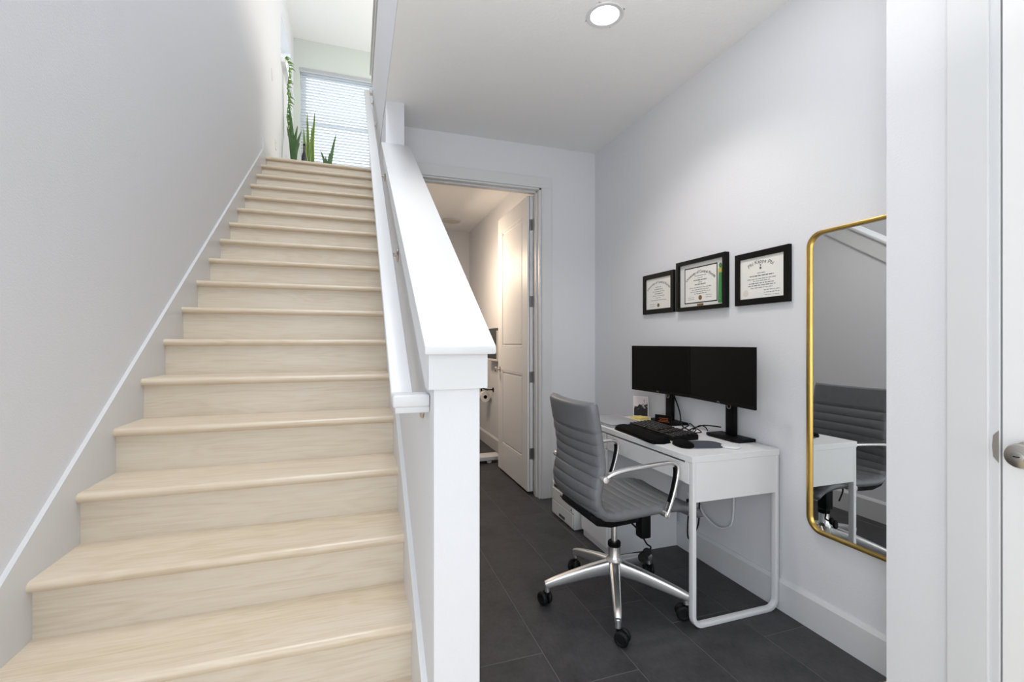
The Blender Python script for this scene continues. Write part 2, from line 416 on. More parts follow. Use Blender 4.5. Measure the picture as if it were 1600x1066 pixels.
# upper guard wall along the stairwell
up = struct('wall_upper', box(XS, XR, -4, 5.585, UF, 4.33), M['wall'])
obj('fascia', box(XS-.004, XS, -4, 5.585, HC, UF), M['wall'], up)
obj('wall_cap', box(.152, .336, -4, 5.62, 4.33, 4.352, .004), M['trim'], up, True)
obj('trim_board', box(XS-.014, XS, -4, 5.585, 4.23, 4.33), M['trim'], up)
struct('wall_far', grid_holes(XL, 4.2, UF-.25, HU, [(-.835, .30, 3.95, 5.60)], YF, YF+.14), M['wall_green'])
struct('wall_upper_right', box(4.2, 4.32, -4, YF+.14, UF, HU), M['wall'])
struct('wall_upper_front', box(XL, 4.2, -4.12, -4, HC, HU), M['wall'])
struct('wall_front', grid_holes(XL, 1.6, 0, HC, [(0, .95, .9, 2.45)], -4.12, -4), M['wall'])
# bathroom beyond the doorway
struct('wall_bath_right', box(1.533, 1.65, YB+.12, 6.46, 0, HC), M['wall'])
struct('wall_bath_far', box(XR, 1.65, 6.46, 6.56, 0, HC), M['wall'])
struct('wall_bath_left', box(XR-.05, XR, 5.585, 6.56, 0, HC), M['wall'])
# ceilings
ce = struct('ceiling', grid_holes(XS, XW+.12, -4, 6.56, [(1.13-.07, 1.13+.07, 1.966-.07, 1.966+.07)], 0, 1), M['ceil'])
for v in ce.data.vertices:                          # grid_holes built it upright: lay it flat
    x, y, z = v.co; v.co = (x, z, y)
ce.location = (ce.location.x, 0, 0)
ys = [v.co.y for v in ce.data.vertices]; zs = [v.co.z for v in ce.data.vertices]
dy = -4-min(ys); z0_, z1_ = min(zs), max(zs)
for v in ce.data.vertices: v.co.y += dy; v.co.z = HC if abs(v.co.z-z0_) < 1e-4 else UF-.001
ce.data.flip_normals()
struct('ceiling', box(XL-.14, 4.3, -4, YF, HU, HU+.1), M['ceil'])

# baseboards
def baseboard_x(name, x_wall, sgn, y0, y1, z=0, h=.146, parent=None):
    s = sgn
    pts = [(x_wall, z), (x_wall+.016*s, z), (x_wall+.016*s, z+h-.016), (x_wall+.006*s, z+h), (x_wall, z+h)]
    return struct(name, prism(pts, 'y', y0, y1), M['trim'], parent)
def baseboard_y(name, y_wall, x0, x1, z=0, h=.146):
    pts = [(y_wall, z), (y_wall-.016, z), (y_wall-.016, z+h-.016), (y_wall-.006, z+h), (y_wall, z+h)]
    return struct(name, prism(pts, 'x', x0, x1), M['trim'])
baseboard_x('baseboard_right', XW, -1, 1.021, YB)
baseboard_y('baseboard_back', YB, 1.49, XW-.016)
baseboard_x('baseboard_middle', XR, 1, 1.159, YB)
baseboard_x('baseboard_bath', 1.533, -1, YB+.12, 6.46)
baseboard_x('baseboard_closet', 1.6, -1, .86, 1.021)
baseboard_x('baseboard_upper_left', XL, 1, 5.45, YF, UF, .155)
baseboard_y('baseboard_upper_far', YF, XL, 3, UF)

# doorway casing and jamb (back wall)
t1 = struct('trim_1', box(1.41, 1.488, YB-.018, YB, 0, 2.472, .003), M['trim'])
obj('casing', box(.375, .445, YB-.018, YB, 0, 2.472, .003), M['trim'], t1)
obj('casing', box(.375, 1.488, YB-.018, YB, 2.472, 2.557, .003), M['trim'], t1)
obj('casing_edge', box(1.402, 1.412, YB-.012, YB, 0, 2.475), M['trim'], t1)
obj('jamb', box(1.385, 1.40, YB-.004, YB+.124, 0, 2.475), M['trim'], t1)
obj('jamb', box(.44, .455, YB-.004, YB+.124, 0, 2.475), M['trim'], t1)
obj('jamb', box(.44, 1.40, YB-.004, YB+.124, 2.46, 2.478), M['trim'], t1)
obj('door_stop', box(1.373, 1.386, YB+.04, YB+.075, 0, 2.46, .002), M['trim'], t1)
obj('door_stop', box(.455, 1.386, YB+.04, YB+.075, 2.448, 2.461, .002), M['trim'], t1)

# bathroom door, standing open at a right angle
DL0, DL1, DY0, DY1 = 1.345, 1.383, YB+.128, YB+.128+.83
d1 = struct('door_1', box(DL0+.005, DL1, DY0, DY1, .02, 2.448), M['door'])
def door_face(parent, x0, x1, y0, y1, z0, z1, stile, rails):
    """stiles and rails proud of the leaf, and a raised panel in each opening"""
    obj('stile', box(x0, x1, y0, y0+stile, z0, z1, .003, 2), M['door'], parent)
    obj('stile', box(x0, x1, y1-stile, y1, z0, z1, .003, 2), M['door'], parent)
    for a, b in rails: obj('rail', box(x0, x1, y0+stile-.003, y1-stile+.003, a, b, .003, 2), M['door'], parent)
    for (a, b), (c, d) in zip(rails, rails[1:]):
        obj('panel', box(x0+.003, x1+.008, y0+stile+.03, y1-stile-.03, b+.03, c-.03, .004), M['door'], parent)
        bm = bmesh.new()
        ya, yb, za, zb = y0+stile, y1-stile, b, c
        for q in ((ya, ya+.016, za, zb), (yb-.016, yb, za, zb)): box(x0+.001, x1+.004, q[0], q[1], q[2], q[3], .003, 1, bm)
        for q in ((za, za+.016), (zb-.016, zb)): box(x0+.001, x1+.004, ya, yb, q[0], q[1], .003, 1, bm)
        obj('panel_moulding', bm, M['door'], parent)
door_face(d1, DL0-.010, DL0+.012, DY0, DY1, .02, 2.448, .125, [(.02, .27), (.98, 1.20), (2.30, 2.448)])
for zz in (.33, .96, 1.58, 2.21):
    bm = box(DL0+.008, DL1-.002, DY0-.002, DY0+.001, zz-.045, zz+.045, 0)
    cyl((DL1+.004, DY0-.006, zz-.048), (DL1+.004, DY0-.006, zz+.048), .007, bm=bm)
    box(DL1+.002, DL1+.004, DY0-.05, DY0-.004, zz-.045, zz+.045, bm=bm)
    obj('hinge', bm, M['brushed'], d1)
kn = lathe([(.028, 0), (.028, .006), (.012, .012), (.011, .03), (.024, .04), (.026, .052), (.018, .06), (0, .062)], (DL0-.004, DY1-.06, .985), 24, (-1, 0, 0))
obj('door_knob', kn, M['nickel'], d1, True)
kn = lathe([(.028, 0), (.028, .006), (.012, .012), (.011, .03), (.024, .04), (.026, .052), (.018, .06), (0, .062)], (DL1, DY1-.06, .985), 24, (1, 0, 0))
obj('door_knob', kn, M['nickel'], d1, True)

# closet door on the right
t2 = struct('trim_2', box(1.584, 1.6, .762, .855, 0, 2.475, .003), M['trim'])
obj('casing', box(1.584, 1.6, -.24, -.13, 0, 2.475, .003), M['trim'], t2)
obj('casing', box(1.584, 1.6, -.24, .855, 2.475, 2.57, .003), M['trim'], t2)
obj('jamb', box(1.590, 1.72, .742, .764, 0, 2.475, .002), M['trim'], t2)
obj('jamb', box(1.590, 1.72, -.132, -.11, 0, 2.475, .002), M['trim'], t2)
obj('strike_plate', prism([(.7435, .93), (.7435, 1.015), (.755, 1.0), (.757, .972), (.755, .945)], 'x', 1.5885, 1.5905), M['nickel'], t2)
d2 = struct('door_2', box(1.598, 1.636, -.108, .739, 0.01, 2.465), M['door'])
door_face(d2, 1.592, 1.606, -.108, .739, 0.01, 2.465, .12, [(.01, .24), (.92, 1.07), (2.33, 2.465)])
kp = (1.592, .682, .965)
obj('rosette', lathe([(.034, 0), (.034, .004), (.026, .012), (.013, .016), (.012, .03)], kp, 28, (-1, 0, 0)), M['nickel'], d2, True)
kb = lathe([(.012, .026), (.022, .030), (.029, .038), (.031, .048), (.028, .056), (.016, .061), (0, .062)], kp, 28, (-1, 0, 0))
obj('door_knob', kb, M['nickel'], d2, True)
kb = lathe([(.013, .060), (.013, .0635), (.009, .065), (0, .065)], kp, 20, (-1, 0, 0))
o = obj('lock_cylinder', kb, M['brushed'], d2, True)
obj('key_slot', box(kp[0]-.0665, kp[0]-.0645, kp[1]-.006, kp[1]+.006, kp[2]-.0012, kp[2]+.0012), M['blackp'], d2)

# ------------------------------------------------------------------ staircase
st = thing('staircase', 'straight flight of pale oak stairs rising from the floor to the upper landing', 'stairs', (-.37, Y0, 0))
x0, x1 = -.911, .1685
def tread_pts():
    pts = []
    for i in range(9):
        a = R(90+180*i/8); pts.append((.017+.017*math.cos(a), -.017+.017*math.sin(a)))
    return pts+[(.285, -.034), (.285, 0)]
tp_ = tread_pts()
tr0 = rs0 = None
for k in range(18):
    y, z = Y0+RUN*k, zt(k)
    if tr0 is None:
        tr0 = obj('tread', prism([(p[0], p[1]) for p in tp_], 'x', x0+.37, x1+.37), M['oak'], st, True, local=True)
        tr0.location = (0, 0, z)
        rs0 = obj('riser', box(x0+.37, x1+.37, .03, .046, -RISE, -.034, 0), M['oak_r'], st, local=True)
        rs0.location = (0, 0, z)
    else:
        instance(tr0, 'tread', (0, RUN*k, z)); instance(rs0, 'riser', (0, RUN*k, z))
sk = lambda y: nose(y)+.112
def skirt(xa, xb, y_lo, y_hi):
    pts = [(y_lo, 0), (y_lo, sk(y_lo)), (5.45, sk(5.45)), (5.45, UF-.001), (5.585, UF-.001), (5.585, nose(5.585)-.45), (y_lo+.55, 0)]
    return prism(pts, 'x', xa, xb)
obj('skirt_board', skirt(XL, x0, 1.16, 5.585), M['trim'], st)
obj('skirt_board', skirt(x1, XS, 1.16, 5.585), M['trim'], st)

# handrail
hr = thing('handrail', 'white painted wooden handrail on brackets along the right side of the stairs', 'handrail', (.12, 1.25, 0))
hz = lambda y: 1.066+.71*(y-1.216)-.006
def rail_pts(y, dz0, dz1): return None
y_a, y_b = 1.285, 5.5
bm = prism([(y_a, hz(y_a)-.028), (y_a, hz(y_a)), (y_b, hz(y_b)), (y_b, hz(y_b)-.028)], 'x', .09, .148, .005)
prism([(y_a, hz(y_a)-.05), (y_a, hz(y_a)-.026), (y_b, hz(y_b)-.026), (y_b, hz(y_b)-.05)], 'x', .098, .140, .003, bm)
obj('rail', bm, M['trim'], hr, True)
z_ = hz(y_a)
bm = box(.09, XS-.001, 1.216, y_a+.004, z_-.032, z_, .006, 3)
box(.096, XS-.001, 1.224, y_a, z_-.048, z_-.030, .003, 2, bm)
obj('rail_return', bm, M['trim'], hr, True)
bm = box(.09, XS-.001, y_b-.004, y_b+.06, hz(y_b)-.034, hz(y_b), .006, 3)
obj('rail_return', bm, M['trim'], hr, True)
for yb_ in (1.36, 2.19, 3.16, 4.40, 5.3):
    zb = hz(yb_)-.05
    bm = tube([(.185, yb_, zb-.055), (.165, yb_, zb-.055), (.135, yb_, zb-.045), (.119, yb_, zb-.018), (.119, yb_, zb+.002)], .007)
    box(.105, .133, yb_-.03, yb_+.03, zb-.004, zb-.001, bm=bm)
    br = obj('bracket', bm, M['nickel'], hr, True, label='satin nickel wall bracket')
    obj('wall_plate', lathe([(.014, 0), (.032, .002), (.030, .007), (.012, .010)], (XS, yb_, zb-.055), 20, (-1, 0, 0)), M['nickel'], br, True)

# ------------------------------------------------------------------ windows upstairs
WX0, WX1, WZ0, WZ1 = -.835, .30, 3.95, 5.60
w1 = struct('window_1', grid_holes(WX0, WX1, WZ0, WZ1, [(WX0+.045, WX1-.045, WZ0+.045, WZ1-.045)], YF+.06, YF+.11), M['frame_white'])
obj('window_sash', grid_holes(WX0+.045, WX1-.045, WZ0+.045, 4.80, [(WX0+.085, WX1-.085, WZ0+.09, 4.755)], YF+.07, YF+.10), M['frame_white'], w1)
obj('window_sash', grid_holes(WX0+.045, WX1-.045, 4.76, WZ1-.045, [(WX0+.085, WX1-.085, 4.80, WZ1-.09)], YF+.08, YF+.11), M['frame_white'], w1)
obj('pane', box(WX0+.085, WX1-.085, YF+.083, YF+.087, WZ0+.09, 4.755), M['glass'], w1)
obj('pane', box(WX0+.085, WX1-.085, YF+.093, YF+.097, 4.80, WZ1-.09), M['glass'], w1)
obj('window_sill', box(WX0-.03, WX1+.03, YF-.03, YF+.12, WZ0-.022, WZ0), M['trim'], w1)
w2 = struct('window_2', grid_holes(6.73, 7.655, 4.93, 5.56, [(6.755, 7.63, 4.955, 5.535)], XL-.14, XL-.115, swap=True), M['frame_white'])
obj('pane', box(XL-.13, XL-.126, 6.755, 7.63, 4.955, 5.535), M['glass'], w2)
obj('window_sill', box(XL-.115, XL+.05, 6.70, 7.69, 4.91, 4.931), M['frame_white'], w2)
obj('reveal', box(XL-.115, XL-.001, 7.644, 7.654, 4.931, 5.56), M['frame_white'], w2)
bl = thing('window_blind', 'white horizontal slat blind in the tall window at the top of the stairs', 'blind', (-.33, YF+.02, WZ0))
obj('headrail', box(WX0+.01, WX1-.01, YF-.012, YF+.045, WZ1-.06, WZ1-.005, .003), M['blind'], bl)
obj('valance', box(WX0+.004, WX1-.004, YF-.02, YF-.012, WZ1-.075, WZ1-.003, .002), M['blind'], bl)
obj('bottom_rail', box(WX0+.012, WX1-.012, YF-.006, YF+.044, WZ0+.004, WZ0+.022, .003), M['blind'], bl)
sl0 = None; ns = 33
for i in range(ns):
    zz = WZ0+.05+i*(WZ1-.085-WZ0-.05)/(ns-1)
    if sl0 is None:
        bm = box(WX0+.012, WX1-.012, -.024, .024, -.0014, .0014); bmesh.ops.translate(bm, verts=bm.verts[:], vec=(.33, 0, 0))
        bmesh.ops.rotate(bm, verts=bm.verts[:], cent=(0, 0, 0), matrix=Matrix.Rotation(R(-14), 3, 'X'))
        sl0 = obj('slat', bm, M['blind'], bl, local=True); sl0.location = (0, 0, zz-WZ0)
    else: instance(sl0, 'slat', (0, 0, zz-WZ0))
for xl in (WX0+.12, WX1-.2):
    obj('ladder_cord', cyl((xl, YF-.006, WZ0+.02), (xl, YF-.006, WZ1-.06), .0015, seg=6), M['blind'], bl)

# neighbouring house and lawn seen through the glass
nh = thing('neighbouring_house', 'pale blue grey neighbouring house outside the upstairs window', 'house', (-1, 16, 0))
obj('house_wall', box(-6, 4, 16, 20, 0, 6.2), M['siding'], nh)
obj('house_roof', prism([(15.5, 6.2), (20.5, 6.2), (18, 7.4)], 'x', -6.4, 4.4), M['roof'], nh)
struct('ground', box(-30, 30, -30, 40, -.3, -.1), M['ground'])

# ------------------------------------------------------------------ plants on the landing
def blade(P, wd, bm=None, n=7, up=(1, 0, 0)):
    pts = catmull(P, n); m = len(pts)
    sc = [max(.04, min(1, 1.5*(1-i/(m-1))**.75))*(0.6+.4*min(1, i/(m*.3))) for i in range(m)]
    return sweep(pts, [(-wd/2, .001), (0, -.004), (wd/2, .001), (0, .005)], up, scale=sc, bm=bm)
def pot(t, x, y, r, h):
    p = obj('pot', lathe([(r*.72, 0), (r*.76, .004), (r, h), (r*.9, h), (r*.88, h-.03), (0, h-.03)], (x, y, UF), 28), M['pot'], t, True)
    obj('soil', lathe([(r*.87, h-.03), (r*.5, h-.022), (0, h-.02)], (x, y, UF), 20), M['soil'], p)
px, py = -.62, 7.05
t = thing('snake_plant', 'tall upright snake plant with yellow edged leaves before the upstairs window', 'plant', (px, py, UF))
pot(t, px, py, .14, .26)
for i, (dx, dy, h, lean) in enumerate([(0, 0, 1.22, -.02), (.03, .02, 1.25, .05), (-.035, .01, .98, -.03), (.05, -.03, .86, .01), (-.01, -.04, .74, -.05), (.02, .04, 1.05, .02)]):
    P = [(px+dx*.6, py+dy, UF+.22), (px+dx+lean*.3, py+dy, UF+.22+(h-.2)*.5), (px+dx+lean, py+dy, UF+h)]
    lf = obj('leaf', blade(P, .058), M['leafy'], t, True)
    obj('leaf_centre', blade([(a, b-.003, c) for a, b, c in P], .040), M['leaf'], lf, True)
px, py = -.78, 6.75
t = thing('strap_leaf_plant', 'dark green plant with long arching strap leaves by the left landing wall', 'plant', (px, py, UF))
pot(t, px, py, .12, .28)
for dx, dy, h in [(-.06, .05, 1.16), (-.02, -.05, .98), (.04, .06, .92), (.10, -.02, .80), (-.08, 0, .86), (.07, .04, .68), (.02, -.08, .72)]:
    obj('leaf', blade([(px, py, UF+.24), (px+dx*.35, py+dy*.5, UF+.24+(h-.24)*.6), (px+dx, py+dy*1.6, UF+h)], .05), M['leafd'], t, True)
px, py = -.36, 6.95
t = thing('small_succulent', 'short green pot plant with a few pointed leaves lowest before the window', 'plant', (px, py, UF))
pot(t, px, py, .10, .34)
for dx, dy, h in [(-.10, 0, .66), (.10, .02, .92), (.02, -.03, .64), (.06, .04, .72), (-.04, .03, .60)]:
    obj('leaf', blade([(px, py, UF+.31), (px+dx*.5, py+dy, UF+.31+(h-.31)*.6), (px+dx, py+dy, UF+h)], .045), M['leafd'], t, True)
px, py = XL+.012, 6.95
t = thing('trailing_vine', 'pale green trailing vine hanging from the sill of the left upper window', 'plant', (XL+.02, 6.9, 4.93))
pp = obj('pot', lathe([(.04, 0), (.045, .003), (.058, .09), (.05, .09), (.048, .075), (0, .075)], (XL-.01, 6.85, 4.931), 24), M['pot'], t, True)
obj('soil', lathe([(.047, .075), (0, .08)], (XL-.01, 6.85, 4.931), 20), M['soil'], pp)
stem_pts = [(XL-.01, 6.85, 5.0), (XL+.05, 6.86, 5.05), (XL+.085, 6.88, 4.9), (XL+.06, 6.9, 4.7), (XL+.07, 6.9, 4.5), (XL+.05, 6.92, 4.3), (XL+.07, 6.93, 4.15), (XL+.06, 6.93, 4.05)]
obj('stem', tube(stem_pts, .004, 8, 6), M['leaf'], t, True)
sp_ = catmull(stem_pts, 8)
rnd = random.Random(3)
for i, p in enumerate(sp_):
    if i < 6 or i % 1: continue
    for q in range(2 if i > 26 else 1):
        a = rnd.uniform(0, 2*PI); dirv = Vector((abs(math.cos(a))*.9+.1, math.sin(a), rnd.uniform(-.7, .3))).normalized()
        L = rnd.uniform(.05, .085)
        obj('leaf', blade([p, p+dirv*L*.5+Vector((0, 0, .008)), p+dirv*L+Vector((0, 0, -.02))], L*.62, n=4, up=(0, 1, 0)), M['vine'], t, True)
bt = thing('dark_bottle', 'small dark bottle standing between the plants on the landing', 'bottle', (-.63, 6.55, UF))
obj('body', lathe([(.03, 0), (.032, .005), (.032, .40), (.014, .46), (.012, .54), (0, .54)], (-.63, 6.55, UF), 20), M['bottle'], bt, True)
obj('cap', lathe([(.014, .54), (.014, .565), (0, .567)], (-.63, 6.55, UF), 16), M['blackp'], bt, True)

# wall plates upstairs, detector on the upper ceiling
def wall_plate(name, label, X, y, z, s, kind):
    t = thing(name, label, 'switch' if kind == 'switch' else 'outlet', (X, y, z))
    a, b_ = sorted((X, X+s*.006))
    obj('plate', box(a, b_, y-.036, y+.036, z-.058, z+.058, .0015), M['trim'], t)
    a, b_ = sorted((X+s*.005, X+s*.009))
    if kind == 'switch': obj('rocker', box(a, b_, y-.016, y+.016, z-.033, z+.033, .001), M['trim'], t)
    else:
        for dz in (-.022, .022):
            f = obj('receptacle', box(a, b_, y-.015, y+.015, z+dz-.014, z+dz+.014, .002), M['trim'], t)
            a2, b2 = sorted((X+s*.0088, X+s*.0093))
            for dyy in (-.006, .006): obj('slot', box(a2, b2, y+dyy-.001, y+dyy+.001, z+dz-.002, z+dz+.006), M['dgrey'], f)
    return t
wall_plate('light_switch', 'white light switch on the left wall high above the stairs', XL, 6.03, 4.37, 1, 'switch')
wall_plate('wall_outlet', 'white outlet low on the left wall beside the stair top', XL, 6.3, 3.66, 1, 'outlet')
wall_plate('wall_outlet', 'white outlet under the desk with plugs in it', XW, 2.25, .33, -1, 'outlet')
sd = thing('smoke_detector', 'round white smoke detector on the upper ceiling above the stairs', 'detector', (-.55, 6.3, HU))
obj('housing', lathe([(.062, 0), (.062, -.012), (.05, -.032), (.02, -.036), (0, -.036)], (-.55, 6.3, HU), 28), M['trim'], sd, True)

# ------------------------------------------------------------------ recessed ceiling light
lx, ly = 1.13, 1.966
rl = thing('recessed_light', 'round glowing recessed light in the lower ceiling', 'light', (lx, ly, HC))
obj('trim_ring', lathe([(.066, .004), (.068, -.003), (.086, -.005), (.090, 0), (.090, .004)], (lx, ly, HC), 40), M['trim'], rl, True)
obj('diffuser', lathe([(0, .003), (.067, .003), (.067, .0), (0, -.001)], (lx, ly, HC), 40), M['lamp'], rl, True)
obj('can', lathe([(.069, .005), (.069, .09), (0, .09)], (lx, ly, HC), 24), M['trim'], rl)

# ------------------------------------------------------------------ desk with cabinet
dk = thing('writing_desk', 'white desk with one wide drawer, loop steel legs and a cabinet at its far end', 'desk', (1.626, 2.175, 0))
X0, X1, Ya, Yb_ = 1.376, 1.868, 1.650, 2.70
obj('desk_top', box(X0, X1, Ya, Yb_, .722, .75, .002), M['desk'], dk)
# loop leg: rounded rectangle frame in the XZ plane at the near end
def loop_leg(y):
    P = []
    r = .045; xa, xb, za, zb = X0+.013, X1-.013, .010, .722
    P.append(Vector((xa, y, zb)))
    for i in range(7): a = R(180+90*i/6); P.append(Vector((xa+r+r*math.cos(a), y, za+r+r*math.sin(a))))
    for i in range(7): a = R(270+90*i/6); P.append(Vector((xb-r+r*math.cos(a), y, za+r+r*math.sin(a))))
    P.append(Vector((xb, y, zb)))
    return sweep(P, rrect(.028, .020, .004, 2), (0, 1, 0))
obj('leg_frame', loop_leg(Ya+.015), M['deskmetal'], dk, True)
obj('side_apron', box(X0+.022, X1-.022, Ya+.002, Ya+.016, .55, .7225, .001, 1), M['desk'], dk)
obj('front_post', box(X0+.001, X0+.018, Ya+.028, Ya+.05, .625, .722), M['desk'], dk)
dr = obj('drawer', box(X0+.002, X0+.018, Ya+.05, 2.372, .626, .713, .0015, 1), M['desk'], dk)
obj('drawer_box', box(X0+.018, X1-.06, Ya+.06, 2.365, .635, .705), M['desk'], dr)
obj('back_panel', box(X1-.02, X1-.006, Ya+.03, 2.38, .60, .722), M['desk'], dk)
cb = obj('cabinet', box(X0+.02, X1, 2.38, Yb_, .0, .722, .0015, 1), M['desk'], dk)
obj('cabinet_drawer', box(X0+.002, X0+.019, 2.383, Yb_-.002, .626, .713, .0015, 1), M['desk'], cb)
obj('cabinet_door', box(X0+.002, X0+.019, 2.383, Yb_-.002, .05, .622, .0015, 1), M['desk'], cb)

# printer on the floor behind the desk
pr_ = thing('printer', 'white laser printer standing on the floor beyond the desk', 'printer', (1.56, 2.95, 0))
bm = box(1.362, 1.76, 2.768, 3.126, .004, .235, .008)
obj('body', bm, M['printer'], pr_, True)
obj('top_cover', prism([(1.37, .235), (1.40, .252), (1.74, .26), (1.75, .235)], 'y', 2.78, 3.114, .003), M['printer'], pr_)
obj('paper_tray', box(1.357, 1.37, 2.78, 3.116, .016, .108, .002), M['printer'], pr_)
obj('tray_handle', box(1.354, 1.358, 2.90, 2.99, .028, .045, .001), M['dgrey'], pr_)
obj('front_panel', box(1.358, 1.37, 2.78, 3.116, .112, .195, .002), M['printer'], pr_)
obj('panel_gap', box(1.3605, 1.364, 2.775, 3.12, .107, .113), M['dgrey'], pr_)
obj('badge', box(1.3565, 1.359, 2.915, 2.975, .166, .178), M['dgrey'], pr_)
obj('button', cyl((1.3565, 2.80, .13), (1.359, 2.80, .13), .006), M['dgrey'], pr_)
obj('output_slot', box(1.3605, 1.364, 2.80, 3.09, .205, .225), M['dgrey'], pr_)

# ------------------------------------------------------------------ monitors
def monitor(label, p_left, p_right, neck, logo='DELL'):
    t = thing('monitor', label, 'monitor', (neck[0], neck[1], .75), group='pair of monitors on the desk')
    a = Vector((p_left[0], p_left[1], 0)); b = Vector((p_right[0], p_right[1], 0))
    c = (a+b)/2; u = (b-a).normalized(); W = (b-a).length-.002
    n = Vector((u.y, -u.x, 0));
    if n.x > 0: n = -n                                 # towards the chair
    zl, zh = .932, 1.2225
    def to(bm):                                        # local (x along screen, y out of the screen, z up)
        for v in bm.verts:
            x, y, z = v.co; q = c+u*x+n*y; v.co = Vector((q.x, q.y, z))
        return bm
    obj('housing', to(box(-W/2, W/2, -.012, -.004, zl, zh, .002)), M['blackp'], t, True)
    bez = bmesh.new()
    for q in ((-W/2, -W/2+.006, zl, zh), (W/2-.006, W/2, zl, zh)): box(q[0], q[1], -.006, .0, q[2], q[3], bm=bez)
    box(-W/2+.006, W/2-.006, -.006, 0, zh-.006, zh, bm=bez); box(-W/2+.006, W/2-.006, -.006, 0, zl, zl+.017, bm=bez)
    bz = obj('bezel', to(bez), M['blackp'], t)
    obj('screen', to(box(-W/2+.0055, W/2-.0055, -.005, -.0025, zl+.0165, zh-.0055)), M['blackg'], t)
    tx = text_bm(logo, .010)
    for v in tx.verts: v.co = Vector((v.co.x, .0004, zl+.005+v.co.y))
    obj('logo', to(tx), M['nickel'], bz, label='small silver maker lettering')
    obj('rear_hub', to(box(-.15, .15, -.034, -.011, zl+.03, zh-.06, .01)), M['blackp'], t, True)
    # stand
    nx, ny = neck
    s0 = box(nx-.012, nx+.012, ny-.030, ny+.030, .765, 1.02, .004)
    nk = obj('neck', s0, M['blackp'], t, True)
    obj('cable_hole', lathe([(.014, 0), (.014, .002), (.010, .002), (.010, .0)], (nx-.012, ny+.004, .915), 20, (-1, 0, 0)), M['nickel'], nk, True)
    bs = prism([(nx-.075, ny-.085), (nx-.06, ny-.115), (nx+.043, ny-.115), (nx+.043, ny+.115), (nx-.06, ny+.115), (nx-.075, ny+.085)], 'z', .7505, .766, .004)
    obj('stand_base', bs, M['blackp'], t, True)
    return t
monitor('left black monitor showing a dark screen, farther from the gold mirror', (1.746, 2.684), (1.790, 2.180), (1.838, 2.406))
monitor('right black monitor showing a dark screen, nearer to the gold mirror', (1.790, 2.178), (1.735, 1.664), (1.838, 1.912))

# keyboard with wrist rest
KY0, KY1, KX0, KX1 = 1.93, 2.375, 1.505, 1.655
kb_ = thing('keyboard', 'black computer keyboard behind a padded wrist rest', 'keyboard', (1.58, 2.14, .75), R(-3))
obj('case', prism([(KX0-1.58, .003), (KX0-1.58, .016), (KX1-1.58, .028), (KX1-1.58, .003)], 'y', KY0-2.14, KY1-2.14, .003), M['blackp'], kb_, True, local=True)
bm = bmesh.new(); bl_ = bmesh.new()
for r_ in range(6):
    xx = KX0-1.58+.018+r_*.0225; zz = .0165+(xx-(KX0-1.58))*.08
    for q in range(22):
        yy = KY0-2.14+.012+q*.0192
        if r_ == 0 and 6 < q < 14: continue
        if q in (4, 8) : continue
        box(xx-.009, xx+.009, yy+.0006, yy+.0175, zz, zz+.008, .0015, 1, bm)
        box(xx-.002, xx+.004, yy+.006, yy+.010, zz+.008, zz+.0083, bm=bl_)
box(KX0-1.58+.009, KX0-1.58+.027, KY0-2.14+.148, KY0-2.14+.262, .018, .026, .0015, 1, bm)
ko = obj('keys', bm, M['key'], kb_, local=True); ko['kind'] = 'stuff'
lo2 = obj('legends', bl_, M['keyl'], ko, local=True); lo2['kind'] = 'stuff'
wr = thing('wrist_rest', 'long black padded wrist rest along the front of the keyboard', 'wrist rest', (1.43, 2.115, .75), R(-4))
def pad(lx_, ly_, h, waist=.0, n=28, m=12, power=3.2):
    """rounded cushion lx_ by ly_, its long edge slightly waisted"""
    b = bmesh.new(); rows = []
    for i in range(n+1):
        v = -1+2*i/n; row = []
        for j in range(m+1):
            a = PI*j/m; x = -math.cos(a); zz = h*max(0, math.sin(a))**.55
            ed = max(0, 1-abs(v)**power)**(1/power)
            wv = 1-waist*math.cos(v*PI*.5)**2
            row.append(b.verts.new((x*lx_/2*ed*wv, v*ly_/2, max(.0, zz*ed**.5))))
        rows.append(row)
    for A, B in zip(rows, rows[1:]):
        for j in range(m):
            try: b.faces.new((A[j], A[j+1], B[j+1], B[j]))
            except ValueError: pass
    bmesh.ops.remove_doubles(b, verts=b.verts[:], dist=1e-5)
    bo = [e for e in b.edges if e.is_boundary]
    bmesh.ops.holes_fill(b, edges=bo); return b
obj('cushion', pad(.105, .43, .030, .08, power=8), M['blackf'], wr, 'all', local=True)
obj('rest_base', prism([(-.05, -.2), (.05, -.2), (.05, .2), (-.05, .2)], 'z', .0005, .006), M['rubber'], wr, local=True)
mp_ = thing('mouse_pad', 'slate grey mouse pad with a black wrist cushion near the front desk corner', 'mouse pad', (1.555, 1.838, .75), R(-14))
pts = [(.085, -.07), (.12, -.03), (.12, .03), (.09, .065), (.0, .07), (-.06, .06), (-.06, -.06), (0, -.075)]
pts = [(p.x, p.y) for p in catmull([(a, b, 0) for a, b in pts], 5, True)]
obj('pad', prism(pts, 'z', .0005, .006), M['slate'], mp_, local=True)
wc = pad(.085, .145, .024, 0, 20, 10, 2.2); bmesh.ops.translate(wc, verts=wc.verts[:], vec=(-.068, -.005, .001))
obj('wrist_cushion', wc, M['blackf'], mp_, 'all', local=True)
pk = thing('charging_puck', 'small white round charging puck lying at the near end of the desktop', 'charger', (1.675, 1.745, .75))
obj('disc', lathe([(.040, 0), (.044, .003), (.043, .008), (.036, .010), (0, .010)], (1.675, 1.745, .7505), 36), M['desk'], pk, True)
obj('rim', lathe([(.037, .0098), (.037, .0112), (.034, .0112), (.034, .0098)], (1.675, 1.745, .7505), 36), M['trim'], pk, True)

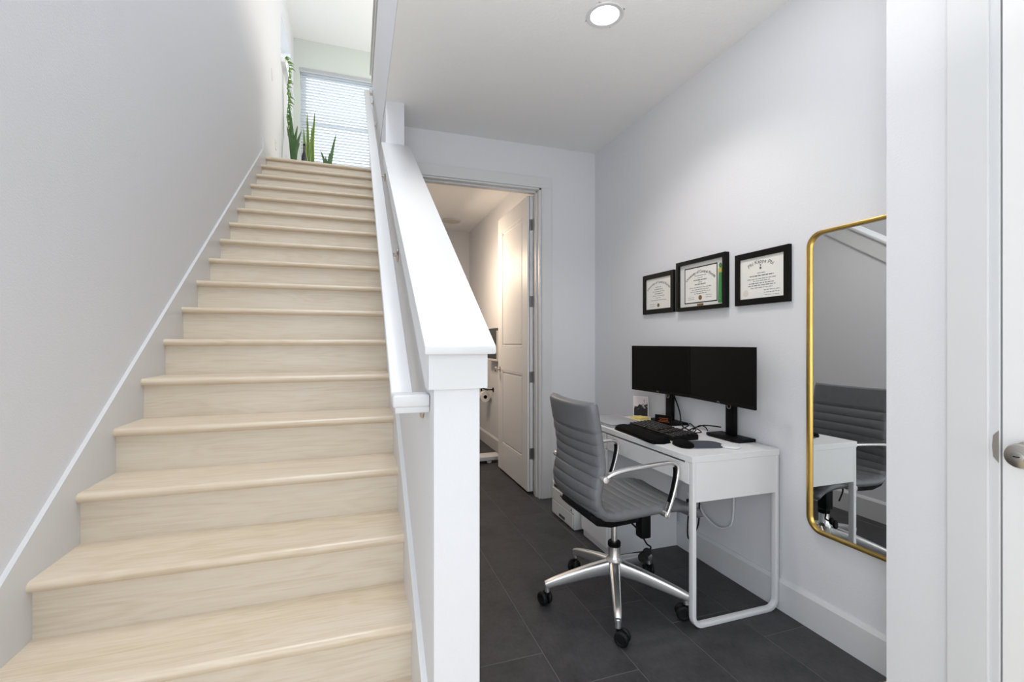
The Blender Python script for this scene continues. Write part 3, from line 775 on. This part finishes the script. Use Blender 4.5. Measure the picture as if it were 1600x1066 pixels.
# laptop, notes, photo, card
lp = thing('laptop', 'closed silver laptop lying at the far end of the desk', 'laptop', (1.515, 2.525, .75))
obj('base', box(1.40, 1.63, 2.365, 2.685, .752, .761, .003), M['silver'], lp, True)
lid = obj('lid', box(1.40, 1.63, 2.365, 2.685, .762, .769, .003), M['silver'], lp, True)
obj('emblem', lathe([(.012, 0), (.012, .0004), (0, .0004)], (1.515, 2.525, .7689), 20), M['nickel'], lid)
npd = thing('note_pad', 'yellow pad of square notes lying below the small photo frame', 'note pad', (1.735, 2.575, .75), R(10))
obj('sheets', box(-.042, .042, -.042, .042, .0005, .014), M['yellow'], npd, local=True)
obj('top_sheet', box(-.0415, .0425, -.042, .042, .0145, .0152), M['yellow'], npd, local=True)
pf = thing('photo_frame', 'small standing frame with a black and white photo below the left monitor', 'photo frame', (1.80, 2.655, .75), R(-48))
bm = bmesh.new()
for q in ((-.049, -.045, 0, .138), (.045, .049, 0, .138)): box(q[0], q[1], -.012, .012, q[2], q[3], bm=bm)
for q in ((0, .008), (.132, .138)): box(-.045, .045, -.012, .012, q[0], q[1], bm=bm)
obj('frame', bm, M['matboard'], pf, local=True)
o = obj('photo', box(-.045, .045, -.011, -.003, .008, .132), M['photo'], pf, local=True)
obj('backing', box(-.045, .045, -.003, .009, .008, .132), M['matboard'], pf, local=True)
cd = thing('display_card', 'small black card with orange lettering standing before the left monitor neck', 'card', (1.722, 2.315, .75), R(-62))
obj('card', box(-.052, .052, -.004, .004, .0, .066, .001), M['blackp'], cd, local=True)
obj('card_foot', box(-.04, .04, -.018, .018, 0, .004, .001), M['blackp'], cd, local=True)
bm = bmesh.new(); rnd = random.Random(5)
for zz, wd in ((.044, .062), (.034, .05), (.026, .066)):
    x = -wd/2+.006
    while x < wd/2:
        l = rnd.uniform(.006, .013); box(x, x+l, -.0046, -.0041, zz, zz+.005, bm=bm); x += l+.003
obj('lettering', bm, M['orange'], cd, local=True)

# ------------------------------------------------------------------ cables
def cable(label, P, r, m=M['blackp'], cat='cable', name='cable', group=None):
    o = obj(name, tube(P, r, 10, 8, (0.3, .2, 1)), m, smooth='all'); return tag(o, label, cat, 'cables on and behind the desk')
cable('black cable from the left monitor neck looping across the desktop', [(1.825, 2.36, .94), (1.80, 2.27, .84), (1.76, 2.20, .775), (1.74, 2.12, .762), (1.72, 2.04, .758), (1.70, 2.0, .757)], .004)
cable('thin black keyboard cable coiling on the desktop between the monitor stands', [(1.655, 2.10, .766), (1.70, 2.08, .790), (1.735, 2.10, .80), (1.74, 2.06, .775), (1.70, 2.03, .765), (1.715, 1.99, .775), (1.72, 2.03, .785)], .003)
cable('black cable arching low from the right monitor stand towards the keyboard', [(1.815, 1.96, .80), (1.80, 2.0, .80), (1.77, 2.04, .798), (1.745, 2.09, .775), (1.735, 2.12, .755)], .0035)
cable('short black cable arching beside the right monitor neck', [(1.80, 2.04, .768), (1.80, 2.06, .785), (1.78, 2.08, .79), (1.76, 2.11, .76)], .003)
cable('black cable hanging behind the near desk leg', [(1.862, 2.16, .65), (1.84, 2.14, .55), (1.84, 2.15, .35), (1.846, 2.17, .2), (1.84, 2.24, .10), (1.86, 2.27, .2), (1.868, 2.25, .31)], .004, cat='cable')
cable('white cable hanging in a loop on the wall under the desk', [(1.868, 1.93, .70), (1.87, 1.93, .50), (1.865, 1.93, .33), (1.865, 1.96, .27), (1.865, 2.04, .24), (1.862, 2.13, .27), (1.872, 2.22, .35)], .006, M['desk'])
plug = obj('power_plug', box(XW-.045, XW-.0095, 2.236, 2.264, .295, .325, .004), M['blackp'], smooth=True); tag(plug, 'black plug in the lower socket of the outlet under the desk', 'plug', 'plugs in the outlet under the desk')
plug = obj('power_plug', box(XW-.035, XW-.0095, 2.236, 2.264, .338, .368, .004), M['desk'], smooth=True); tag(plug, 'white plug in the upper socket of the outlet under the desk', 'plug', 'plugs in the outlet under the desk')

# ------------------------------------------------------------------ framed certificates on the right wall
def frame_bars(t, y0, y1, z0, z1, wd, dep=.019, ws=None):
    X = XW-dep; ws = ws or wd
    for a, b_, c, d in ((y0, y0+wd, z0, z1), (y1-wd, y1, z0, z1), (y0+wd, y1-wd, z0, z0+ws), (y0+wd, y1-wd, z1-ws, z1)):
        obj('frame_bar', box(X, XW-.001, a, b_, c, d, .001, 1), M['frame'], t)
    obj('backing', box(XW-.008, XW-.001, y0+wd, y1-wd, z0+ws, z1-ws), M['frame'], t)
def lines(bm, X, yc, rows, seed):
    """rows (z, width, height): strings of word-long strokes"""
    rnd = random.Random(seed)
    for z, wd, h in rows:
        y = yc+wd/2
        while y > yc-wd/2:
            l = min(rnd.uniform(.008, .024), y-(yc-wd/2))
            box(X-.0004, X, y-l, y, z, z+h, bm=bm); y -= l+.004
    return bm
# left one
t = thing('framed_diploma', 'smallest black framed diploma with a bronze seal, left of the three above the monitors', 'diploma', (XW-.011, 2.573, 1.434), group='framed certificates above the desk')
frame_bars(t, 2.411, 2.735, 1.434, 1.697, .030)
Xp = XW-.010
pa = obj('certificate', box(Xp, XW-.008, 2.441, 2.705, 1.464, 1.667), M['paper'], t)
bm = arc_text('University of Central Florida', .021, .17, bmesh.new(), Xp-.0004, 2.573, 1.632, .0086)
obj('heading', bm, M['inkd'], pa)
obj('lettering', lines(bmesh.new(), Xp, 2.573, [(1.605, .06, .003), (1.590, .085, .004), (1.576, .12, .003), (1.562, .08, .004), (1.548, .12, .003), (1.534, .05, .003), (1.52, .16, .003)], 1), M['ink'], pa)
obj('signatures', lines(bmesh.new(), Xp, 2.635, [(1.495, .06, .002), (1.482, .05, .002)], 2), M['ink'], pa)
obj('seal', lathe([(.0125, 0), (.0125, .001), (.009, .0014), (0, .0014)], (Xp, 2.573, 1.488), 20, (-1, 0, 0)), M['seal'], pa)
# middle one
t = thing('framed_diploma', 'largest black framed diploma with a hanging green tassel, middle of the three', 'diploma', (XW-.014, 2.174, 1.431), group='framed certificates above the desk')
frame_bars(t, 1.974, 2.374, 1.431, 1.727, .022, .030)
mb = obj('mat_board', box(XW-.013, XW-.008, 1.996, 2.352, 1.453, 1.705), M['matboard'], t)
Xp = XW-.0135
bm = bmesh.new()
for a, b_, c, d in ((2.047, 2.053, 1.472, 1.682), (2.308, 2.314, 1.472, 1.682), (2.053, 2.308, 1.472, 1.478), (2.053, 2.308, 1.676, 1.682)): box(Xp, XW-.0125, a, b_, c, d, bm=bm)
obj('fillet', bm, M['frame'], t)
pa = obj('certificate', box(Xp+.0003, XW-.0125, 2.053, 2.308, 1.478, 1.676), M['paper'], t)
bm = arc_text('University of Central Florida', .022, .17, bmesh.new(), Xp-.0003, 2.18, 1.645, .0086)
obj('heading', bm, M['inkd'], pa)
obj('lettering', lines(bmesh.new(), Xp, 2.18, [(1.628, .09, .003), (1.616, .04, .003), (1.602, .11, .005), (1.590, .03, .003), (1.577, .09, .005), (1.560, .18, .003), (1.548, .14, .003), (1.536, .16, .003), (1.525, .10, .003)], 3), M['ink'], pa)
bm = lines(bmesh.new(), Xp, 2.255, [(1.505, .05, .002), (1.494, .05, .002)], 4); lines(bm, Xp, 2.11, [(1.512, .05, .002), (1.50, .05, .002)], 5)
obj('signatures', bm, M['ink'], pa)
obj('seal', lathe([(.0135, 0), (.0135, .001), (.009, .0014), (0, .0014)], (Xp, 2.18, 1.502), 20, (-1, 0, 0)), M['seal'], pa)
obj('name_plate', box(Xp-.001, XW-.0125, 2.155, 2.205, 1.456, 1.468), M['seal'], t, label='small bronze plate')
ts = obj('tassel', prism([(2.008, 1.462), (2.036, 1.462), (2.031, 1.635), (2.012, 1.635)], 'x', XW-.021, XW-.013, .002), M['green'], t, label='green cord tassel')
obj('tassel_band', box(XW-.022, XW-.0125, 2.011, 2.032, 1.622, 1.648, .002), M['yellowg'], ts, label='gold band')
obj('tassel_cord', tube([(XW-.015, 2.022, 1.645), (XW-.016, 2.028, 1.662), (XW-.016, 2.022, 1.674), (XW-.016, 2.016, 1.662), (XW-.015, 2.021, 1.646)], .0035, 6, 6, (1, 0, 0)), M['green'], ts)
# right one
t = thing('framed_diploma', 'black framed certificate with a pale seal, right of the three nearest the mirror', 'diploma', (XW-.011, 1.76, 1.432), group='framed certificates above the desk')
frame_bars(t, 1.600, 1.920, 1.432, 1.694, .030)
Xp = XW-.010
pa = obj('certificate', box(Xp, XW-.008, 1.63, 1.89, 1.462, 1.664), M['paper'], t)
bm = arc_text('Phi Kappa Phi', .026, .13, bmesh.new(), Xp-.0004, 1.765, 1.634, .0115)
obj('heading', bm, M['ink'], pa)
bm = lathe([(.004, 0), (.004, .0006), (0, .0006)], (Xp, 1.765, 1.623), 12, (-1, 0, 0)); box(Xp-.0006, Xp, 1.7642, 1.7658, 1.603, 1.618, bm=bm)
lathe([(.006, 0), (.006, .0006), (0, .0006)], (Xp, 1.765, 1.609), 12, (-1, 0, 0), bm=bm)
obj('emblem', bm, M['ink'], pa)
obj('lettering', lines(bmesh.new(), Xp, 1.76, [(1.584, .05, .003), (1.570, .14, .005), (1.556, .17, .003), (1.546, .10, .003), (1.534, .15, .004), (1.523, .16, .004), (1.512, .13, .003)], 6), M['ink'], pa)
obj('signatures', lines(bmesh.new(), Xp, 1.70, [(1.498, .09, .003), (1.486, .09, .003), (1.474, .08, .002)], 7), M['ink'], pa)
obj('seal', lathe([(.017, 0), (.017, .0008), (.012, .001), (0, .001)], (Xp, 1.855, 1.492), 24, (-1, 0, 0)), M['sealp'], pa)

# ------------------------------------------------------------------ mirror
mr = thing('wall_mirror', 'tall gold framed mirror with rounded corners on the right wall', 'mirror', (XW-.01, 1.28, .43))
P = [Vector((XW-.0125, 1.281+a, 1.074+b_)) for a, b_ in rrect(.448, 1.276, .06, 8)]
obj('frame', sweep(P, rrect(.023, .013, .003, 2), (1, 0, 0), closed=True), M['gold'], mr, True)
obj('mirror_glass', prism([(1.281+a, 1.074+b_) for a, b_ in rrect(.438, 1.266, .056, 8)], 'x', XW-.010, XW-.005), M['mirror'], mr)
obj('backing', prism([(1.281+a, 1.074+b_) for a, b_ in rrect(.43, 1.258, .05, 8)], 'x', XW-.005, XW-.001), M['frame'], mr)

# ------------------------------------------------------------------ office chair
YC = 1.972
ch = thing('office_chair', 'grey ribbed leather office chair with polished arms and star base on castors', 'chair', (1.185, YC, 0))
outer = catmull([(x, 0, z) for x, z in [(.945, .985), (.957, .92), (.971, .835), (.984, .755), (.985, .69), (.973, .63), (.966, .585), (.973, .535), (1.003, .494), (1.06, .475), (1.17, .477), (1.30, .483), (1.40, .479), (1.46, .462), (1.505, .432)]], 24)
arc = [0]
for a, b_ in zip(outer, outer[1:]): arc.append(arc[-1]+(b_-a).length)
TOT = arc[-1]; HB = .462
def shell(s0, s1, cap0, cap1, n):
    b = bmesh.new(); ms = 24; rows = []
    def at(s):
        i = max(0, min(len(arc)-2, next((k for k in range(len(arc)-1) if arc[k+1] >= s), len(arc)-2)))
        f = (s-arc[i])/max(1e-9, arc[i+1]-arc[i]); p = outer[i].lerp(outer[i+1], f)
        T = (outer[min(i+2, len(outer)-1)]-outer[max(i-1, 0)]).normalized()
        return p, Vector((-T.z, 0, T.x))
    for i in range(n+1):
        s = s0+(s1-s0)*i/n; p, nn = at(s)
        if nn.x < 0 and nn.z < 0: nn = -nn
        # ribs start below the plain head panel
        q = (s-.135)/.0475
        rib = abs(math.sin(PI*q))**.3 if s > .135 else (min(1, (.135-s)/.02)**.5)
        endf = 1.0
        if cap0 and s-s0 < .016: endf = min(endf, math.sqrt(max(0, 1-((.016-(s-s0))/.016)**2)))
        if cap1 and s1-s < .016: endf = min(endf, math.sqrt(max(0, 1-((.016-(s1-s))/.016)**2)))
        back = max(0, min(1, (.50-s)/.12)); ring = []
        for side in (0, 1):
            for j in range(ms+1):
                jj = j if side == 0 else ms-j
                wv = -1+2*jj/ms; aw = abs(wv)
                th = (.030+.0); e = .030/(HB/2)
                edge = math.sqrt(max(0, 1-max(0, (aw-(1-e))/e)**2)) if aw > 1-e else 1
                # piped border: the quilting dies out towards it
                qf = max(0, min(1, (1-aw-.09)/.05))
                puff = .011*rib*qf+.006*(1-qf)
                h = (.5*th*edge*endf + puff*edge*endf)
                mid_ = .015
                off = mid_+(h if side else -h)
                bow = -.026*(1-wv*wv)*back+(-.010*(1-wv*wv)*(1-back))*(1 if s < TOT-.03 else 1)
                wW = HB/2*(1-.03*max(0, 1-s/.04)**2)
                v = p+nn*(off+bow); ring.append(b.verts.new((v.x, YC+wv*wW, v.z)))
        rows.append(ring)
    k = len(rows[0])
    for A, B in zip(rows, rows[1:]):
        for j in range(k): b.faces.new((A[j], A[(j+1) % k], B[(j+1) % k], B[j]))
    b.faces.new(rows[0][::-1]); b.faces.new(rows[-1])
    bmesh.ops.remove_doubles(b, verts=b.verts[:], dist=1e-5)
    return b
ssp = next(a for a, p in zip(arc, outer) if p.x > 1.0 and p.z < .6)
obj('backrest', shell(0, ssp, True, False, 260), M['leather'], ch, 'all')
obj('seat', shell(ssp, TOT, False, True, 260), M['leather'], ch, 'all')
for sgn in (-1, 1):
    ya = YC+sgn*(HB/2+.018)
    P = catmull([(.992, ya-sgn*.006, .668), (1.02, ya, .686), (1.08, ya, .699), (1.17, ya, .706), (1.27, ya, .712), (1.325, ya, .712), (1.352, ya, .693), (1.352, ya, .655), (1.336, ya, .59), (1.315, ya, .53), (1.296, ya, .487)], 6)
    ar = obj('armrest', sweep(P, rrect(.028, .015, .006, 3), (0, 1, 0)), M['chrome'], ch, True)
    Pi = catmull([(1.3405, ya, .69), (1.3405, ya, .655), (1.326, ya, .59), (1.309, ya, .54)], 6)
    obj('arm_dark_reflection', sweep(Pi, rrect(.018, .008, .003, 2), (0, 1, 0)), M['blackp'], ar, True, label='black strip imitating a dark reflection on the upright')  # black strip stands in for the dark reflection in the polished upright
    for (x, z, l) in ((.992, .668, .03), (1.296, .487, .03)):
        bm = cyl((x, ya+sgn*.012, z), (x, ya-sgn*(l), z), .014, bev=.002)
        obj('arm_joint', bm, M['chrome'], ar, True)
bm = box(1.03, 1.33, YC-.10, YC+.10, .445, .470, .006)
box(1.06, 1.30, YC-.055, YC+.055, .415, .447, .008, 2, bm)
prism([(.962, .505), (.985, .488), (1.02, .470), (1.08, .462), (1.20, .462), (1.20, .440), (1.06, .432), (.99, .448), (.955, .48)], 'y', YC-.185, YC+.11, .004, bm)
mc = obj('tilt_mechanism', bm, M['blackp'], ch, True)
obj('tension_box', box(1.262, 1.315, YC-.115, YC-.06, .325, .447, .008), M['blackp'], mc, True)
bm = tube([(1.17, YC-.10, .43), (1.20, YC-.12, .415), (1.24, YC-.13, .375)], .004)
tube([(1.285, YC-.09, .326), (1.30, YC-.10, .295), (1.315, YC-.11, .28), (1.285, YC-.12, .262)], .004, bm=bm)
obj('release_cable', bm, M['blackp'], mc, True)
bm = lathe([(.022, -.006), (.024, 0), (.022, .006), (0, .006)], (1.262, YC-.125, .248), 18, (-.3, -1, .2)); lathe([(.018, -.006), (.020, 0), (.018, .006), (0, .006)], (1.285, YC-.122, .268), 18, (-.3, -1, .2), bm=bm)
obj('lever_tag', bm, M['blackp'], mc, True)
obj('gas_column', cyl((1.185, YC, .25), (1.185, YC, .44), .0145, seg=24), M['chrome'], ch, True)
obj('column_collar', lathe([(.029, .262), (.031, .266), (.031, .281), (.028, .285), (.014, .285)], (1.185, YC, 0), 28), M['blackp'], ch, True)
obj('hub', lathe([(.030, .135), (.040, .145), (.043, .165), (.041, .196), (.031, .208), (.0285, .215), (.0285, .263), (.02, .263), (.02, .2)], (1.185, YC, 0), 32), M['chrome'], ch, True)
for i in range(5):
    a = R(-118.3+72*i); dx, dy = math.cos(a), math.sin(a); pv = Vector((-dy, dx, 0))
    P = catmull([(1.185+dx*r, YC+dy*r, z) for r, z in ((.026, .162), (.12, .148), (.22, .127), (.30, .108), (.338, .097))], 6)
    n_ = len(P)
    bm = loft(P, [(.046-.020*q/(n_-1), .074-.042*(q/(n_-1))**.8) for q in range(n_)], pv)
    cyl((1.185+dx*.33, YC+dy*.33, .066), (1.185+dx*.33, YC+dy*.33, .10), .012, bm=bm)
    lg = obj('base_leg', bm, M['satin'], ch, True)
    cx, cy = 1.185+dx*.33, YC+dy*.33
    sw = a+R([70, 200, 40, 120, 300][i]); ax = Vector((-math.sin(sw), math.cos(sw), 0)); tr = Vector((math.cos(sw), math.sin(sw), 0))*.018
    bm = cyl((cx, cy, .055), (cx, cy, .095), .006)
    c0 = Vector((cx, cy, .031))+tr
    cyl(c0-ax*.010, c0+ax*.010, .022, bm=bm)
    lathe([(.0, .066), (.012, .063), (.015, .050), (.010, .042), (0, .042)], (cx+tr.x*.4, cy+tr.y*.4, 0), 16, bm=bm)
    ca = obj('castor', bm, M['blackp'], lg, True)
    for s_ in (-1, 1):
        c1 = c0+ax*(.0165*s_)
        wm = lathe([(.004, -.008), (.017, -.008), (.019, -.010), (.024, -.010), (.0295, -.006), (.031, -.002), (.031, .002), (.0295, .006), (.024, .010), (.019, .010), (.017, .008), (.004, .008)], c1, 28, tuple(ax))
        obj('castor_wheel', wm, M['rubber'], lg, True)

# ------------------------------------------------------------------ bathroom items seen through the doorway
XB = 1.533
tw = thing('towel_bar', 'black towel bar on the bathroom wall behind the open door', 'towel bar', (XB, 5.0, 1.37))
obj('bar', cyl((XB-.07, 4.70, 1.385), (XB-.07, 5.34, 1.385), .008), M['blackp'], tw, True)
for yy in (4.72, 5.32):
    bm = cyl((XB, yy, 1.385), (XB-.07, yy, 1.385), .007); cyl((XB, yy, 1.385), (XB-.008, yy, 1.385), .022, bm=bm)
    obj('post', bm, M['blackp'], tw, True)
to = thing('hand_towel', 'dark grey towel with a pale border hanging on the black towel bar', 'towel', (XB-.07, 5.0, 1.06))
def towel(y0, y1, z0, off, extra=0):
    P = [Vector((XB-.07-.016-off, 0, z0)), Vector((XB-.07-.015-off, 0, 1.36)), Vector((XB-.07-.010, 0, 1.396+off)), Vector((XB-.07, 0, 1.402+off)), Vector((XB-.07+.010, 0, 1.396+off)), Vector((XB-.07+.015+off, 0, 1.36)), Vector((XB-.07+.016+off, 0, z0+.05))]
    P = catmull(P, 4); b = bmesh.new(); A = [b.verts.new((p.x-.002*math.sin(i), y0, p.z)) for i, p in enumerate(P)]; B = [b.verts.new((p.x+.002*math.sin(i*1.7), y1, p.z)) for i, p in enumerate(P)]
    for i in range(len(P)-1): b.faces.new((A[i], A[i+1], B[i+1], B[i]))
    bmesh.ops.solidify(b, geom=b.faces[:], thickness=.006); return b
obj('cloth', towel(4.79, 5.26, 1.06, 0), M['towel'], to, True)
bm = bmesh.new()
box(XB-.097, XB-.084, 4.765, 4.79, 1.04, 1.37, .002, 1, bm); box(XB-.097, XB-.084, 5.26, 5.285, 1.04, 1.37, .002, 1, bm); box(XB-.097, XB-.084, 4.79, 5.26, 1.04, 1.062, .002, 1, bm)
obj('border', bm, M['towele'], to)
th_ = thing('toilet_roll_holder', 'black toilet roll holder on the bathroom wall', 'roll holder', (XB, 5.25, .69))
bm = cyl((XB, 5.24, .69), (XB-.075, 5.24, .69), .008); cyl((XB, 5.24, .69), (XB-.008, 5.24, .69), .026, bm=bm); cyl((XB-.075, 5.235, .69), (XB-.075, 5.50, .69), .009, bm=bm)
cyl((XB-.075, 5.495, .69), (XB-.075, 5.495, .61), .007, bm=bm); cyl((XB-.075, 5.497, .61), (XB-.075, 5.31, .61), .007, bm=bm)
obj('arm', bm, M['blackp'], th_, True)
tr_ = thing('toilet_roll', 'white toilet roll hanging on the black holder', 'toilet roll', (XB-.075, 5.37, .60))
obj('paper', lathe([(.020, 0), (.060, 0), (.060, .10), (.020, .10), (.020, 0)], (XB-.075, 5.32, .598), 28, (0, 1, 0)), M['tp'], tr_, True)
obj('core', lathe([(.0215, -.001), (.0215, .101), (.0165, .101), (.0165, -.001), (.0215, -.001)], (XB-.075, 5.32, .598), 20, (0, 1, 0)), M['dgrey'], tr_, True)
sc_ = thing('step_stool', 'low white platform with round feet on the bathroom floor behind the door', 'stool', (1.19, 4.69, 0))
obj('platform', box(.95, 1.43, 4.60, 4.78, .028, .070, .006), M['trim'], sc_, True)
for x, y in ((1.0, 4.635), (1.31, 4.635), (1.0, 4.745), (1.31, 4.745)):
    obj('foot', lathe([(.020, 0), (.025, .006), (.025, .024), (.018, .030), (0, .030)], (x, y, 0), 18), M['trim'], sc_, True)
bc = thing('bath_ceiling_light', 'flat round frosted light on the bathroom ceiling', 'light', (1.17, 5.9, HC))
obj('rim', lathe([(.12, 0), (.12, -.012), (.10, -.018), (.098, -.012)], (1.17, 5.9, HC), 32), M['trim'], bc, True)
obj('diffuser', lathe([(.0985, -.012), (.06, -.019), (0, -.021), (0, -.005), (.0985, -.005)], (1.17, 5.9, HC), 32), M['offlamp'], bc, True)
